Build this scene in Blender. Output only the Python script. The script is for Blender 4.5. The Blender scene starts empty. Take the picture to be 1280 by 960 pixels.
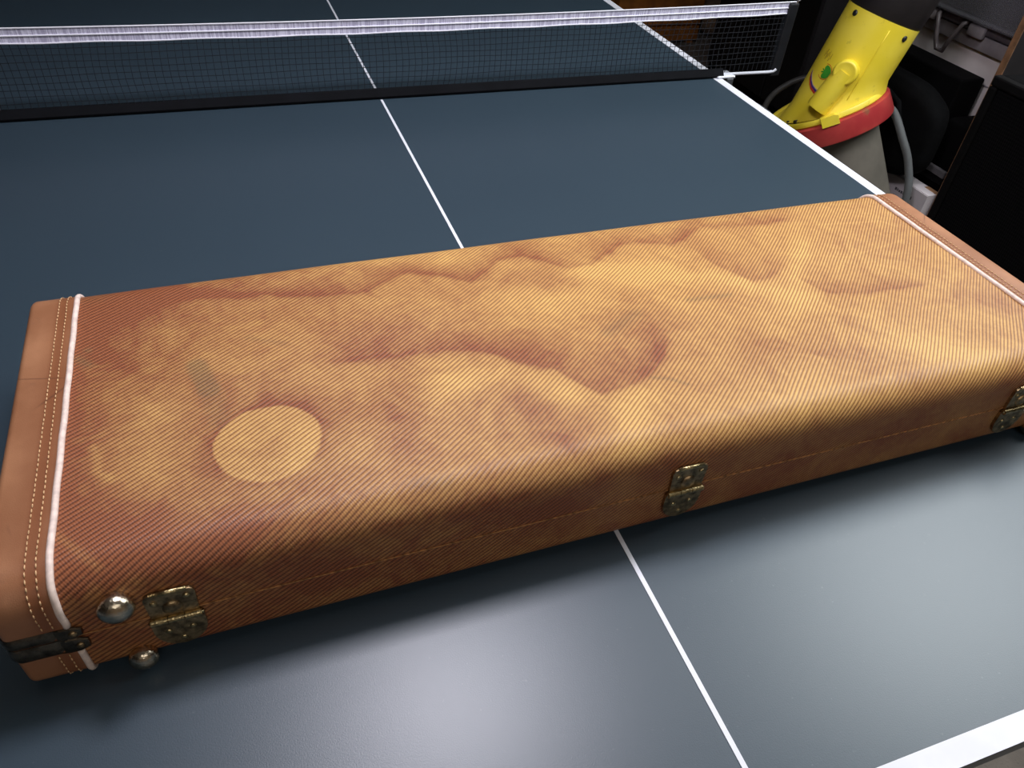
import bpy, bmesh, math, random
import numpy as np
from mathutils import Vector, Matrix
PI = math.pi
R = random.Random(7)
scene = bpy.context.scene
COL = scene.collection
TZ = 0.76                                   # height of the table surface above the floor

# ------------------------------------------------------------------ camera
cd = bpy.data.cameras.new('camera')
cam = bpy.data.objects.new('camera', cd); COL.objects.link(cam)
cd.sensor_width = 36.0
cd.lens = 945.45 / 1280 * 36.0
cd.clip_start = 0.01
def _axes(yaw, pitch, roll):
    cy, sy, cp, sp = math.cos(yaw), math.sin(yaw), math.cos(pitch), math.sin(pitch)
    f = Vector((sy*cp, cy*cp, -sp)); r = Vector((cy, -sy, 0)); u = r.cross(f)
    c, s = math.cos(roll), math.sin(roll)
    return c*r + s*u, -s*r + c*u, f
_r, _u, _f = _axes(0.396520, 0.724904, 0.091753)
M = Matrix.Identity(4)
for i in range(3):
    M[i][0] = _r[i]; M[i][1] = _u[i]; M[i][2] = -_f[i]
M.translation = Vector((-0.2787, -0.0974, 0.5772 + TZ))
cam.matrix_world = M
scene.camera = cam

# ------------------------------------------------------------------ world, lamps, exposure
w = bpy.data.worlds.new('world'); scene.world = w; w.use_nodes = True
w.node_tree.nodes['Background'].inputs[0].default_value = (0.6, 0.7, 0.9, 1)
w.node_tree.nodes['Background'].inputs[1].default_value = 0.02
def area(name, loc, sx, sy, power, color, rot=(0, 0, 0)):
    l = bpy.data.lights.new(name, 'AREA'); l.shape = 'RECTANGLE'; l.size = sx; l.size_y = sy
    l.energy = power; l.color = color
    o = bpy.data.objects.new(name, l); COL.objects.link(o); o.location = loc; o.rotation_euler = rot
    return o
area('ceiling_lamp_near', (-0.02, 0.74, 2.06), 0.38, 0.30, 14.5, (0.94, 0.90, 1.0))
area('ceiling_lamp_right', (1.58, 0.66, 2.06), 1.15, 0.95, 30, (0.93, 0.98, 1.0))
area('fill_light_behind', (-0.10, -1.20, 2.06), 1.2, 0.30, 8, (1.0, 0.95, 0.90))  # fill light added behind the camera to brighten faces turned towards it
# the same bare tubes also shine up on the ceiling
area('ceiling_lamp_near_up', (-0.02, 0.74, 2.07), 0.60, 0.10, 4, (0.95, 0.95, 1.0), (PI, 0, 0))
area('ceiling_lamp_right_up', (1.45, 0.82, 2.07), 1.0, 0.10, 8, (0.93, 0.98, 1.0), (PI, 0, 0))
vs = scene.view_settings
vs.view_transform = 'Standard'; vs.look = 'None'; vs.exposure = 0.0; vs.gamma = 1.0; vs.use_curve_mapping = False

# ------------------------------------------------------------------ helpers
def srgb(r, g, b):
    f = lambda c: (c/255/12.92) if c/255 <= .04045 else ((c/255+.055)/1.055)**2.4
    return (f(r), f(g), f(b), 1)

class N:
    """small node-tree writer"""
    def __init__(s, m):
        s.t = m.node_tree; s.b = s.t.nodes['Principled BSDF']
    def add(s, kind, **kw):
        n = s.t.nodes.new(kind)
        for k, v in kw.items(): setattr(n, k, v)
        return n
    def put(s, sock, v):
        if hasattr(v, 'links'): s.t.links.new(v, sock)
        else: sock.default_value = v
    def math(s, op, a, b=0.0, c=0.0, clamp=False):
        n = s.add('ShaderNodeMath', operation=op, use_clamp=clamp)
        s.put(n.inputs[0], a); s.put(n.inputs[1], b); s.put(n.inputs[2], c); return n.outputs[0]
    def mix(s, f, a, b, mode='MIX'):
        n = s.add('ShaderNodeMix', data_type='RGBA', blend_type=mode)
        s.put(n.inputs[0], f); s.put(n.inputs[6], a); s.put(n.inputs[7], b); return n.outputs[2]
    def noise(s, vec, scale, detail=3, rough=.55, dist=0):
        n = s.add('ShaderNodeTexNoise'); n.inputs['Scale'].default_value = scale
        n.inputs['Detail'].default_value = detail; n.inputs['Roughness'].default_value = rough
        n.inputs['Distortion'].default_value = dist
        if vec is not None: s.t.links.new(vec, n.inputs['Vector'])
        return n.outputs[0]
    def smooth(s, x, a, b):
        n = s.add('ShaderNodeMapRange', interpolation_type='SMOOTHSTEP'); s.put(n.inputs[0], x)
        n.inputs[1].default_value = a; n.inputs[2].default_value = b; return n.outputs[0]
    def attr(s, name):
        return s.add('ShaderNodeAttribute', attribute_name=name)
    def bump(s, h, strength, dist):
        n = s.add('ShaderNodeBump'); n.inputs['Strength'].default_value = strength
        n.inputs['Distance'].default_value = dist; s.put(n.inputs['Height'], h)
        s.t.links.new(n.outputs[0], s.b.inputs['Normal'])
    def color(s, v): s.put(s.b.inputs['Base Color'], v)
    def obj(s): return s.add('ShaderNodeTexCoord').outputs['Object']

def mat(name, col, rough=.5, metal=0., var=.12, scale=30., spec=None, bump=0., bscale=200., coat=0., trans=0., alpha=1.):
    m = bpy.data.materials.new(name); m.use_nodes = True; n = N(m)
    v = n.obj(); f = n.noise(v, scale)
    dark = tuple(c*(1-var*2) for c in col[:3]) + (1,); lite = tuple(min(1, c*(1+var)) for c in col[:3]) + (1,)
    n.color(n.mix(n.smooth(f, .3, .7), dark, lite))
    n.b.inputs['Roughness'].default_value = rough; n.b.inputs['Metallic'].default_value = metal
    if spec is not None: n.b.inputs['Specular IOR Level'].default_value = spec
    if coat: n.b.inputs['Coat Weight'].default_value = coat
    if trans: n.b.inputs['Transmission Weight'].default_value = trans
    if alpha < 1: n.b.inputs['Alpha'].default_value = alpha
    if bump: n.bump(n.noise(v, bscale), bump, .002)
    return m

def tag(o, label=None, cat=None, group=None, kind=None):
    for k, v in (('label', label), ('category', cat), ('group', group), ('kind', kind)):
        if v: o[k] = v
    return o
def thing(name, loc, label, cat, group=None):
    o = bpy.data.objects.new(name, None); COL.objects.link(o); o.location = loc; o.empty_display_size = .05
    return tag(o, label, cat, group)
def link_mesh(name, me, m, parent=None, smooth=False):
    o = bpy.data.objects.new(name, me); COL.objects.link(o)
    if m is not None and not me.materials: me.materials.append(m)
    if smooth:
        for p in me.polygons: p.use_smooth = True
    if parent is not None:
        o.parent = parent
        # meshes are written in world coordinates; parents are unrotated empties or meshes at their own origin
        base = Vector((0, 0, 0)); q = parent
        while q is not None: base += q.location; q = q.parent
        o.location = -base
    return o
class MB:
    """collects shapes in world coordinates and links them as ONE mesh"""
    def __init__(s): s.bm = bmesh.new()
    def box(s, x0, x1, y0, y1, z0, z1, bev=0., seg=2, mtx=None):
        r = bmesh.ops.create_cube(s.bm, size=1.0)
        vs = r['verts']
        for v in vs:
            v.co = Vector(((x0+x1)/2 + v.co.x*(x1-x0), (y0+y1)/2 + v.co.y*(y1-y0), (z0+z1)/2 + v.co.z*(z1-z0)))
        if bev:
            es = list({e for v in vs for e in v.link_edges})
            r2 = bmesh.ops.bevel(s.bm, geom=es, offset=bev, segments=seg, affect='EDGES', profile=.5)
            vs = list({v for f in r2['faces'] for v in f.verts} | {v for v in vs if v.is_valid})
        if mtx is not None:
            for v in vs: v.co = mtx @ v.co
        return s
    def tube(s, pts, rad, n=10, cap=True, closed=False):
        pts = [Vector(p) for p in pts]; k = len(pts); rings = []
        rads = rad if isinstance(rad, (list, tuple)) else [rad]*k
        prev = None
        for i, p in enumerate(pts):
            if closed: d = pts[(i+1) % k] - pts[i-1]
            else: d = pts[min(i+1, k-1)] - pts[max(i-1, 0)]
            d.normalize()
            if prev is None:
                a = d.orthogonal().normalized()
            else:
                a = (prev - d*prev.dot(d)).normalized()
            prev = a; b = d.cross(a)
            rings.append([s.bm.verts.new(p + rads[i]*(math.cos(2*PI*j/n)*a + math.sin(2*PI*j/n)*b)) for j in range(n)])
        m = k if closed else k-1
        for i in range(m):
            A, B = rings[i], rings[(i+1) % k]
            for j in range(n): s.bm.faces.new((A[j], A[(j+1) % n], B[(j+1) % n], B[j]))
        if cap and not closed:
            s.bm.faces.new(rings[0][::-1]); s.bm.faces.new(rings[-1])
        return s
    def lathe(s, prof, o, ax, e1=None, n=32, a0=0., a1=2*PI, capend=False):
        """prof: (radius, height) pairs about axis ax through o"""
        ax = Vector(ax).normalized(); o = Vector(o)
        e1 = Vector(e1) if e1 is not None else ax.orthogonal()
        e1 = (e1 - ax*e1.dot(ax)).normalized(); e2 = ax.cross(e1)
        full = abs(a1-a0-2*PI) < 1e-6; m = n if full else n+1
        rings = []
        for r, h in prof:
            if r < 1e-6: rings.append([s.bm.verts.new(o + ax*h)])
            else: rings.append([s.bm.verts.new(o + ax*h + r*(math.cos(a0+(a1-a0)*j/n)*e1 + math.sin(a0+(a1-a0)*j/n)*e2)) for j in range(m)])
        for A, B in zip(rings[:-1], rings[1:]):
            for j in range(n):
                q = [A[j % len(A)], A[(j+1) % len(A)], B[(j+1) % len(B)], B[j % len(B)]]
                u = []
                for v in q:
                    if v not in u: u.append(v)
                if len(u) > 2: s.bm.faces.new(u)
        return s
    def prism(s, poly, o, ex, ey, ez, h0, h1):
        """flat outline poly in (ex,ey) extruded along ez"""
        o, ex, ey, ez = Vector(o), Vector(ex), Vector(ey), Vector(ez)
        A = [s.bm.verts.new(o + ex*a + ey*b + ez*h0) for a, b in poly]
        B = [s.bm.verts.new(o + ex*a + ey*b + ez*h1) for a, b in poly]
        k = len(poly)
        s.bm.faces.new(A[::-1]); s.bm.faces.new(B)
        for i in range(k): s.bm.faces.new((A[i], A[(i+1) % k], B[(i+1) % k], B[i]))
        return s
    def bevel_all(s, off, seg=2, ang=.5):
        es = [e for e in s.bm.edges if len(e.link_faces) == 2 and e.calc_face_angle(0) > ang]
        bmesh.ops.bevel(s.bm, geom=es, offset=off, segments=seg, affect='EDGES', profile=.5); return s
    def link(s, name, m, parent=None, smooth=False, auto=None):
        bmesh.ops.recalc_face_normals(s.bm, faces=s.bm.faces)
        me = bpy.data.meshes.new(name)
        if auto is not None:
            for f in s.bm.faces: f.smooth = True
            for e in s.bm.edges:
                if len(e.link_faces) == 2 and e.calc_face_angle(0) > auto: e.smooth = False
        s.bm.to_mesh(me); s.bm.free()
        return link_mesh(name, me, m, parent, smooth)

# ------------------------------------------------------------------ materials
def table_paint():
    m = bpy.data.materials.new('table_green_paint'); m.use_nodes = True; n = N(m); v = n.obj()
    c = n.mix(n.noise(v, 3, 2), srgb(51, 66, 77), srgb(55, 71, 82))
    sp = n.smooth(n.noise(v, 260, 1), .76, .80)
    c = n.mix(n.math('MULTIPLY', sp, .18), c, srgb(110, 120, 125)); n.color(c)
    n.b.inputs['Roughness'].default_value = .37
    n.b.inputs['Specular IOR Level'].default_value = .72
    n.bump(n.noise(v, 900, 2), .12, .0006)
    return m
M_TABLE = table_paint()
M_LINE = mat('white_line_paint', srgb(238, 240, 248), .45, var=.02)
M_STEEL_BLACK = mat('black_steel', srgb(28, 29, 32), .45)
M_RUBBER = mat('black_rubber', srgb(18, 18, 19), .7)
M_NETBLACK = mat('black_net_cord', srgb(20, 23, 30), .8)
M_NETBAND = mat('black_net_hem', srgb(13, 14, 18), .95, spec=.2)
M_CHROME = mat('bright_steel', srgb(215, 218, 225), .25, metal=1., var=.03)
M_BRASS = mat('aged_brass', srgb(196, 176, 130), .3, metal=1., var=.22, scale=220, bump=.25, bscale=500)
M_BRASSD = mat('tarnished_brass', srgb(176, 150, 112), .40, metal=1., var=.3, scale=160, bump=.3, bscale=400)
M_STRIP = mat('dull_grey_brass', srgb(124, 110, 92), .36, metal=1., var=.25, scale=120, bump=.25, bscale=400)
M_NICKEL = mat('worn_nickel', srgb(214, 200, 176), .22, metal=1., var=.12, scale=300, bump=.2, bscale=600)
M_PIPING = mat('cream_piping', srgb(246, 224, 210), .5, var=.09, scale=140)
M_THREAD = mat('tan_thread', srgb(232, 190, 140), .7, var=.15, scale=300)

def tape_mat():
    m = bpy.data.materials.new('white_net_tape'); m.use_nodes = True; n = N(m); v = n.obj()
    mp = n.add('ShaderNodeMapping'); mp.inputs['Scale'].default_value = (420, 420, 14); n.t.links.new(v, mp.inputs[0])
    f = n.noise(mp.outputs[0], 1.0, 2)
    n.color(n.mix(n.smooth(f, .35, .65), srgb(176, 172, 196), srgb(226, 224, 240)))
    n.b.inputs['Roughness'].default_value = .8
    return m
M_TAPE = tape_mat()
M_CORD = mat('white_net_cord', srgb(245, 245, 252), .7, var=.02)

def leather():
    m = bpy.data.materials.new('tan_leather'); m.use_nodes = True; n = N(m); v = n.obj()
    big = n.noise(v, 14, 4)
    c = n.mix(n.smooth(big, .3, .72), srgb(150, 100, 68), srgb(178, 126, 90))
    w = n.attr('welt').outputs['Fac']
    c = n.mix(n.math('MULTIPLY', w, .75), c, srgb(132, 78, 46))
    # scuffs
    c = n.mix(n.math('MULTIPLY', n.smooth(n.noise(v, 40, 5, .65), .62, .75), .35), c, srgb(120, 84, 66))
    # hairline creases
    cr = n.add('ShaderNodeTexVoronoi', feature='DISTANCE_TO_EDGE'); cr.inputs['Scale'].default_value = 17
    wv = n.add('ShaderNodeMapping'); wv.inputs['Scale'].default_value = (.45, 1, 1); n.t.links.new(v, wv.inputs[0]); n.t.links.new(wv.outputs[0], cr.inputs['Vector'])
    k = n.math('SUBTRACT', 1.0, n.smooth(cr.outputs['Distance'], .002, .012))
    k = n.math('MULTIPLY', k, n.smooth(n.noise(v, 11, 2), .52, .6))
    c = n.mix(n.math('MULTIPLY', k, .5), c, srgb(84, 52, 38))
    n.color(c)
    n.b.inputs['Roughness'].default_value = .42
    vo = n.add('ShaderNodeTexVoronoi', feature='DISTANCE_TO_EDGE'); vo.inputs['Scale'].default_value = 700
    n.t.links.new(v, vo.inputs['Vector'])
    n.bump(vo.outputs['Distance'], .12, .0008)
    return m
M_LEATHER = leather()

def tweed():
    m = bpy.data.materials.new('lacquered_tweed'); m.use_nodes = True; n = N(m)
    uvn = n.add('ShaderNodeUVMap', uv_map='UVMap'); sep = n.add('ShaderNodeSeparateXYZ')
    n.t.links.new(uvn.outputs[0], sep.inputs[0]); u, s = sep.outputs[0], sep.outputs[1]
    # diagonal twill: phase = (s - .62u - .2u^2) / pitch, slightly wandering
    cv = uvn.outputs[0]
    wob = n.math('MULTIPLY', n.math('SUBTRACT', n.noise(cv, 9, 2), .5), .006)
    g = n.math('ADD', n.math('MULTIPLY', u, .62), n.math('MULTIPLY', n.math('MULTIPLY', u, u), .2))
    ph = n.math('DIVIDE', n.math('ADD', n.math('SUBTRACT', s, g), wob), .0049)
    st = n.math('SINE', n.math('MULTIPLY', ph, 2*PI))
    stripe = n.math('MULTIPLY_ADD', st, .5, .5)
    # picks crossing the ribs
    pk = n.math('SINE', n.math('MULTIPLY', n.math('ADD', n.math('MULTIPLY', u, .85), n.math('MULTIPLY', s, .5)), 2*PI/.0019))
    pick = n.math('MULTIPLY_ADD', pk, .5, .5)
    tw = n.math('ADD', n.math('MULTIPLY', n.smooth(stripe, .08, .62), .74), n.math('MULTIPLY', pick, .26))
    yarn = n.noise(cv, 520, 2, .6)
    tw = n.math('ADD', tw, n.math('MULTIPLY', n.math('SUBTRACT', yarn, .5), .55), clamp=True)
    # stains, with the front panel's painted shade
    a = n.attr('stain_shade').outputs['Fac']; gr = n.attr('grey').outputs['Fac']; li = n.attr('pale').outputs['Fac']
    blot = n.noise(cv, 17, 6, .66, .9)
    fine = n.noise(cv, 90, 5, .7)
    age = n.math('ADD', n.math('MULTIPLY', blot, .62), n.math('MULTIPLY', fine, .38))
    a2 = n.math('ADD', a, n.math('MULTIPLY', n.math('SUBTRACT', age, .5), 1.75), clamp=True)
    a3 = n.math('SUBTRACT', a2, n.math('MULTIPLY', li, .55), clamp=True)
    lite = n.mix(a3, srgb(234, 188, 112), srgb(164, 98, 62))
    dark = n.mix(a3, srgb(148, 100, 54), srgb(94, 52, 34))
    c = n.mix(tw, dark, lite)
    c = n.mix(n.math('MULTIPLY', gr, .62), c, n.mix(tw, srgb(86, 66, 44), srgb(156, 122, 80)))
    # speckled loss of lacquer
    c = n.mix(n.math('MULTIPLY', n.smooth(n.noise(cv, 420, 2), .66, .8), .35), c, srgb(250, 214, 150))
    n.color(c)
    n.put(n.b.inputs['Roughness'], n.math('MULTIPLY_ADD', fine, .2, .38))
    n.b.inputs['Specular IOR Level'].default_value = .42
    h = n.math('ADD', stripe, n.math('MULTIPLY', pick, .35))
    n.bump(h, .3, .0009)
    return m
M_TWEED = tweed()

# ------------------------------------------------------------------ room
def room():
    X0, X1, Y0, Y1, Z1 = -2.6, 3.0, -2.2, 5.2, 2.34
    def fl():
        m = bpy.data.materials.new('concrete_floor'); m.use_nodes = True; n = N(m); v = n.obj()
        c = n.mix(n.smooth(n.noise(v, 5, 6, .65), .3, .7), srgb(110, 100, 92), srgb(150, 140, 130))
        c = n.mix(n.math('MULTIPLY', n.smooth(n.noise(v, 160, 2), .55, .75), .4), c, srgb(80, 72, 66)); n.color(c)
        n.b.inputs['Roughness'].default_value = .75; n.bump(n.noise(v, 300, 3), .3, .002); return m
    wm = mat('dark_panelled_wall', srgb(58, 50, 44), .7, var=.1, scale=4)
    cm = mat('ceiling_paint', srgb(226, 228, 228), .9, var=.03, scale=3)
    t = .1
    for nm, b, m in (('floor', (X0, X1, Y0, Y1, -t, 0), fl()), ('ceiling', (X0, X1, Y0, Y1, Z1, Z1+t), cm),
                     ('wall_back', (X0, X1, Y1, Y1+t, 0, Z1), wm), ('wall_front', (X0, X1, Y0-t, Y0, 0, Z1), mat('beige_wall', srgb(168, 150, 128), .8, var=.04, scale=4)),
                     ('wall_left', (X0-t, X0, Y0, Y1, 0, Z1), wm), ('wall_right', (X1, X1+t, Y0, Y1, 0, Z1), wm)):
        tag(MB().box(*b).link(nm, m), kind='structure')
    for nm, b in (('baseboard_back', (X0, X1, Y1-.015, Y1, 0, .09)), ('baseboard_right', (X1-.015, X1, Y0, Y1-.015, 0, .09))):
        tag(MB().box(*b).link(nm, mat('dark_baseboard', srgb(40, 34, 30), .6)), kind='structure')
room()

# ------------------------------------------------------------------ table tennis table
W, L = .7625, 1.37
def table():
    t = thing('table_tennis_table', (0, L, 0), 'large dark green table tennis table with white lines under the tweed case', 'table')
    for y0, y1, far in ((0, L-.003, 0), (L+.003, 2*L, 1)):
        MB().box(-W, W, y0, y1, TZ-.022, TZ, .0015, 1).link('tabletop', M_TABLE, t)
        ap = MB()
        for b in ((-W+.04, W-.04, y0+.02, y0+.045), (-W+.04, W-.04, y1-.045, y1-.02), (-W+.04, -W+.065, y0+.045, y1-.045), (W-.065, W-.04, y0+.045, y1-.045)):
            ap.box(*b, TZ-.07, TZ-.022)
        ap.link('apron', M_STEEL_BLACK, t)
        h = .0006
        e = y0 if not far else y1
        s = 1 if not far else -1
        MB().box(-W, W, min(e, e+s*.02), max(e, e+s*.02), TZ, TZ+h).link('end_line', M_LINE, t)
        ya, yb = (y0+.02, y1) if not far else (y0, y1-.02)
        for x in (-W, W-.02):
            MB().box(x, x+.02, ya, yb, TZ, TZ+h).link('side_line', M_LINE, t)
        ca, cb = (y0+.02, y1-.019) if not far else (y0+.02, y1-.02)
        MB().box(-.0022, .0022, ca, cb, TZ, TZ+h).link('centre_line', M_LINE, t)
        for x in (-.62, .62):
            yl = y0+.25 if not far else y1-.25
            lg = MB().box(x-.02, x+.02, yl-.02, yl+.02, .03, TZ-.022, .003, 1).link('leg', M_STEEL_BLACK, t)
            MB().box(x-.024, x+.024, yl-.024, yl+.024, 0, .032, .004, 1).link('foot', M_RUBBER, lg)
    for x in (-.45, .45):
        b = MB()
        b.box(x-.02, x+.02, L-.30, L+.30, .07, .11, .004, 1)
        for yy in (L-.06, L+.06): b.box(x-.018, x+.018, yy-.018, yy+.018, .11, TZ-.022)
        b.link('under_carriage', M_STEEL_BLACK, t)
        for yy in (L-.27, L+.27):
            MB().lathe([(0, -.014), (.03, -.014), (.035, -.008), (.035, .008), (.03, .014), (0, .014)], (x, yy, .035), (1, 0, 0), n=20).tube([(x, yy, .035), (x, yy, .085)], .008, 8).link('caster', M_RUBBER, t)
table()

# ------------------------------------------------------------------ net
def net():
    t = thing('table_tennis_net', (0, L, TZ), 'black table tennis net with white top tape stretched across the table', 'net')
    XW = .915
    sag = lambda x: -.009*(1-(x/XW)**2)
    top = lambda x: .1525 + sag(x)
    yof = lambda x, z: L - .010 + .003*math.sin(x*5.1+1) * (1 - z/.16)
    xs = [-XW + 2*XW*i/120 for i in range(121)]
    # tape: one folded band
    bm = MB(); th = .0016; rows = []
    for x in xs:
        z1 = top(x); z0 = z1-.0235 + .0006*math.sin(x*37)
        zs = (z0, (z0+z1)/2, z1)
        fr = [bm.bm.verts.new((x, L-.010-th+(.0006 if k == 1 else 0), TZ+z)) for k, z in enumerate(zs)]
        bk = [bm.bm.verts.new((x, L-.010+th, TZ+z)) for z in zs[::-1]]
        rows.append(fr+bk)
    for A, B in zip(rows[:-1], rows[1:]):
        for j in range(6): bm.bm.faces.new((A[j], A[(j+1) % 6], B[(j+1) % 6], B[j]))
    tp = bm.link('top_tape', M_TAPE, t)
    for k in range(3):
        MB().tube([(x, L-.010-th-.0002, TZ+top(x)-.0235*k/2+(.0006*math.sin(x*37) if k == 2 else 0)) for x in xs], .0013, 6).link('tape_seam', M_CORD, tp)
    # mesh threads
    bm = bmesh.new(); r = .00042
    def strip(pts, horizontal):
        rings = []
        for p in pts:
            x, y, z = p
            if horizontal: q = [(x, y-r, z-r), (x, y-r, z+r), (x, y+r, z+r), (x, y+r, z-r)]
            else: q = [(x-r, y-r, z), (x+r, y-r, z), (x+r, y+r, z), (x-r, y+r, z)]
            rings.append([bm.verts.new(c) for c in q])
        for A, B in zip(rings[:-1], rings[1:]):
            for j in range(4): bm.faces.new((A[j], A[(j+1) % 4], B[(j+1) % 4], B[j]))
    lean = lambda x, z: (.006*math.sin(x*6.3+.6)+.003*math.sin(x*17)) * math.sin(PI*z/.13)
    pitch = .0118; nv = int(2*XW/pitch)
    for i in range(1, nv):
        x0 = -XW + i*pitch + R.uniform(-.0008, .0008)
        strip([(x0+lean(x0, z), yof(x0, z), TZ+z) for z in (.010, .035, .06, .085, .11, top(x0)-.018)], False)
    for k in range(1, 10):
        z0 = .016 + k*.0115
        strip([(x, yof(x, z0)-.0004, TZ+z0+sag(x)*z0/.15+.0009*math.sin(x*21+k)) for x in xs], True)
    me = bpy.data.meshes.new('mesh'); bm.to_mesh(me); bm.free()
    tag(link_mesh('mesh', me, M_NETBLACK, t), kind='stuff')
    # lower hem
    bm = MB(); rows = []
    for x in [(-W-.004)+(2*W+.008)*i/100 for i in range(101)]:
        q = [(L-.020, .0022), (L-.0215, .006), (L-.013, .018+.001*math.sin(x*19)), (L-.008, .018), (L-.006, .0022)]
        rows.append([bm.bm.verts.new((x, a, TZ+b)) for a, b in q])
    for A, B in zip(rows[:-1], rows[1:]):
        for j in range(5): bm.bm.faces.new((A[j], A[(j+1) % 5], B[(j+1) % 5], B[j]))
    bm.bm.faces.new(rows[0]); bm.bm.faces.new(rows[-1][::-1])
    bm.link('bottom_hem', M_NETBAND, t)
    for s in (-1, 1):
        sx = lambda a, b: (s*a, s*b) if s > 0 else (s*b, s*a)
        p = MB(); x0, x1 = sx(XW-.020, XW+.004)
        p.box(x0, x1, L-.016, L+.002, TZ-.004, TZ+.150, .003, 2)
        pt = p.link('post', M_STEEL_BLACK, t)
        MB().tube([(s*(XW-.003), L-.012, TZ+.149), (s*(XW+.0), L-.012, TZ+.1555), (s*(XW+.004), L-.012, TZ+.157)], .0032, 8).link('post_tip', M_CHROME, pt)
        rd = MB().tube([(s*(W-.004), L-.014, TZ+.0065), (s*(XW-.025), L-.014, TZ+.0055), (s*(XW-.014), L-.015, TZ+.0075), (s*(XW-.009), L-.016, TZ+.012)], .0034, 8)
        rd.link('support_rod', mat('bright_painted_steel', srgb(238, 241, 250), .3, metal=.25, var=.02), t)
        c = MB(); a, b = sx(W-.012, W+.032)
        c.box(a, b, L-.026, L+.010, TZ+.001, TZ+.006, .001, 1)
        c.link('clamp_plate', mat('pale_zinc', srgb(225, 228, 235), .4, metal=.4), t)
        c = MB(); a, b = sx(W+.012, W+.03)
        c.box(a, b, L-.026, L+.012, TZ-.06, TZ+.001, .002, 1)
        a, b = sx(W-.03, W+.03); c.box(a, b, L-.026, L+.012, TZ-.066, TZ-.06, .001, 1)
        a, b = sx(W+.03, W+.10); c.box(a, b, L-.10, L-.05, TZ-.064, TZ-.05, .006, 2)
        cb = c.link('clamp_bracket', mat('grey_clamp', srgb(78, 80, 84), .45, metal=.3), t)
        MB().lathe([(0, -.03), (.012, -.03), (.014, -.024), (.014, -.008), (.006, -.006), (.006, .012), (0, .012)], (s*(W-.018), L-.007, TZ-.065), (0, 0, 1), n=16).link('clamp_screw', M_STEEL_BLACK, cb)
net()

# ------------------------------------------------------------------ tweed instrument case
CX, CY, CYAW = -.4504, .2676, .0070
CD, CH, CR, CU, ZS = .369, .1145, .029, .983, .0565
RB = .012
UL, UR = -.0425, CU + .0405
cu_, su_ = math.cos(CYAW), math.sin(CYAW)
def cp(u, v, z): return (CX + u*cu_ - v*su_, CY + u*su_ + v*cu_, TZ + z)
def crown(u, v):
    return .0032*math.sin(PI*min(1, max(0, u/CU)))*math.sin(PI*min(1, max(0, v/CD)))**.5 if 0 < v < CD else 0.
def lid_profile(o=0., na=12, nt=40, nf=6):
    """(v, z, s) from the front seam over the top to the back seam, pushed outward by o"""
    p = []
    for i in range(nf): z = ZS + (CH-CR-ZS)*i/nf; p.append((-o, z, CR - CR*PI/2 - (CH-CR-z)))
    for i in range(na): t = PI/2*i/na; p.append((CR-(CR+o)*math.cos(t), CH-CR+(CR+o)*math.sin(t), CR - CR*(PI/2-t)))
    for i in range(nt+1): v = CR+(CD-2*CR)*i/nt; p.append((v, CH+o, v))
    for i in range(1, na+1): t = PI/2*i/na; p.append((CD-CR+(CR+o)*math.sin(t), CH-CR+(CR+o)*math.cos(t), CD-CR+CR*t))
    for i in range(1, nf+1): z = CH-CR-(CH-CR-ZS)*i/nf; p.append((CD+o, z, CD-CR+CR*PI/2+(CH-CR-z)))
    return p
S_SEAM = CR - CR*PI/2 - (CH-CR-ZS)
def base_profile(o=0., na=6, nf=6, zb=.005):
    p = []
    for i in range(nf+1): z = ZS - .0006 - (ZS-RB-zb)*i/nf; p.append((-o, z, S_SEAM-(ZS-z)))
    z0 = RB+zb
    for i in range(1, na+1): t = PI/2*i/na; p.append((RB-(RB+o)*math.cos(t), z0-(RB+min(o, zb))*math.sin(t), S_SEAM-(ZS-z0)-RB*t))
    q = [(CD-v, z, .6-s) for v, z, s in p[::-1]]
    return p + q
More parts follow.
